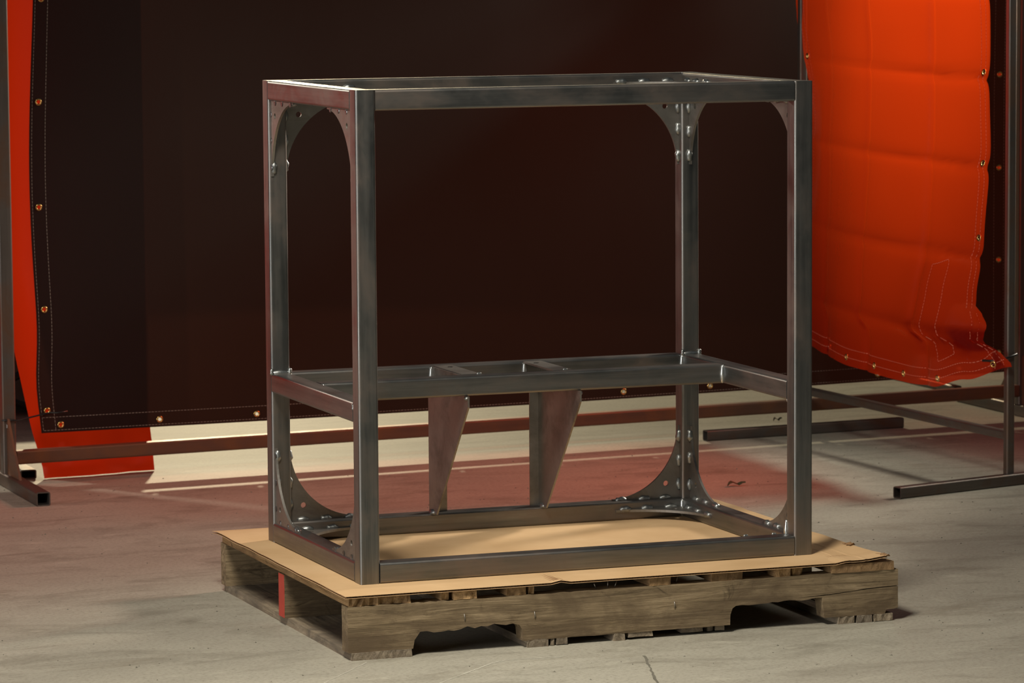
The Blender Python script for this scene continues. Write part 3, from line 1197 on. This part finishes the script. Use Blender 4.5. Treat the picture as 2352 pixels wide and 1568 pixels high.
# ------------------------------------------------------------------ things glimpsed behind
def surf_far(u, v):
    return Vector((2.80 + u, 3.35 + 0.02 * math.sin(u * 14), v + 0.02 * math.sin(u * 3)))


curtain('orange_curtain', surf_far, 0, 1.0, 0.10, 1.45, 30, 20, [], M_REDSHEET, 'orange vinyl curtain glimpsed at the right edge behind the slim post', 'curtain')

cab = empty('equipment_cart', (0.15, 3.95, 0), 'low dark equipment cart with grey base in the gap beside the left rusty post', 'cart')
M_DARKBROWN = plain('dark_brown_panel', (0.05, 0.022, 0.016), 0.5)
M_GREY = plain('grey_panel', (0.085, 0.08, 0.07), 0.6)
b1 = box_bm(-0.10, 0.42, 3.78, 4.15, 0.19, 0.30)
bmesh.ops.bevel(b1, geom=list(b1.edges), offset=0.01, segments=2, affect='EDGES')
from_bm('upper_case', b1, M_DARKBROWN, cab)
b1 = box_bm(-0.12, 0.44, 3.75, 4.20, 0.03, 0.19)
bmesh.ops.bevel(b1, geom=list(b1.edges), offset=0.012, segments=2, affect='EDGES')
from_bm('lower_case', b1, M_GREY, cab)
for x in (-0.06, 0.38):
    for y in (3.80, 4.14):
        bm = bmesh.new()
        bmesh.ops.create_cone(bm, cap_ends=True, segments=16, radius1=0.018, radius2=0.018, depth=0.02)
        from_bm('caster', bm, M_BLACK, cab, Matrix.Translation((x, y, 0.018)) @ Matrix.Rotation(R_(90), 4, 'Y'))
        curve_tube('caster_stem', [(x, y, 0.018), (x, y, 0.034)], 0.006, M_STAND, cab)
hs = []
for k in range(20):
    a = k / 19
    hs.append((0.30 - 0.14 * math.sin(a * 3.3), 3.70 - 0.03 * math.sin(a * 3), 0.012 + 0.150 * a))
tag(curve_tube('hose', hs, 0.011, M_BLACK), 'black hose curling in front of the grey cart at left', 'hose')

# ------------------------------------------------------------------ litter and marks on the floor
def leaf(x, y, s, label):
    bm = bmesh.new()
    prev = None
    for k in range(7):
        t = k / 6
        wd = s * 0.16 * math.sin(math.pi * t) + 0.0008
        px, py, pz = x + s * (t - 0.5), y + 0.2 * s * math.sin(t * 4), 0.002 + 0.008 * abs(math.sin(t * 5))
        a, b = bm.verts.new((px, py - wd, pz)), bm.verts.new((px, py + wd, pz + 0.003))
        if prev: bm.faces.new((prev[0], a, b, prev[1]))
        prev = (a, b)
    o = from_bm('dry_leaf', bm, M_DRY)
    o.modifiers.new('thick', 'SOLIDIFY').thickness = 0.0008
    tag(o, label, 'leaf')


leaf(1.505, 1.685, 0.045, 'curled dark dry leaf on the reddish floor behind the frame')
leaf(2.115, 2.79, 0.024, 'small dry leaf on bright floor between the rusty beam and the floor bar')

bm = bmesh.new()
for k in range(900):
    x, y = random.uniform(-1.4, 2.4), random.uniform(-0.75, 2.4)
    if -0.1 < x < 1.1 and -0.14 < y < 0.8: continue
    s = random.uniform(0.0008, 0.0026)
    a = random.uniform(0, 6.3)
    q = [bm.verts.new((x + s * math.cos(a + t) * random.uniform(0.6, 1.6), y + s * math.sin(a + t), 0.0002)) for t in (0, 2.1, 4.2)]
    tp = bm.verts.new((x, y, s * 0.9))
    for i in range(3):
        bm.faces.new((q[i], q[(i + 1) % 3], tp))
g = from_bm('floor_grit', bm, M_CRACK)
tag(g, 'scattered dark grit on the concrete floor', 'grit', kind='stuff')

floor_strip('pale_scrape', [(-0.03, -0.44), (0.026, -0.367), (0.177, -0.224), (0.21, -0.207), (0.317, -0.216)], 0.0016, M_PALE)
floor_strip('crack', [(0.462, -0.263), (0.43, -0.365), (0.383, -0.515)], 0.003, M_CRACK)
floor_strip('pale_scrape', [(-0.24, -0.40), (-0.165, -0.288), (-0.031, -0.128)], 0.0012, M_PALE)
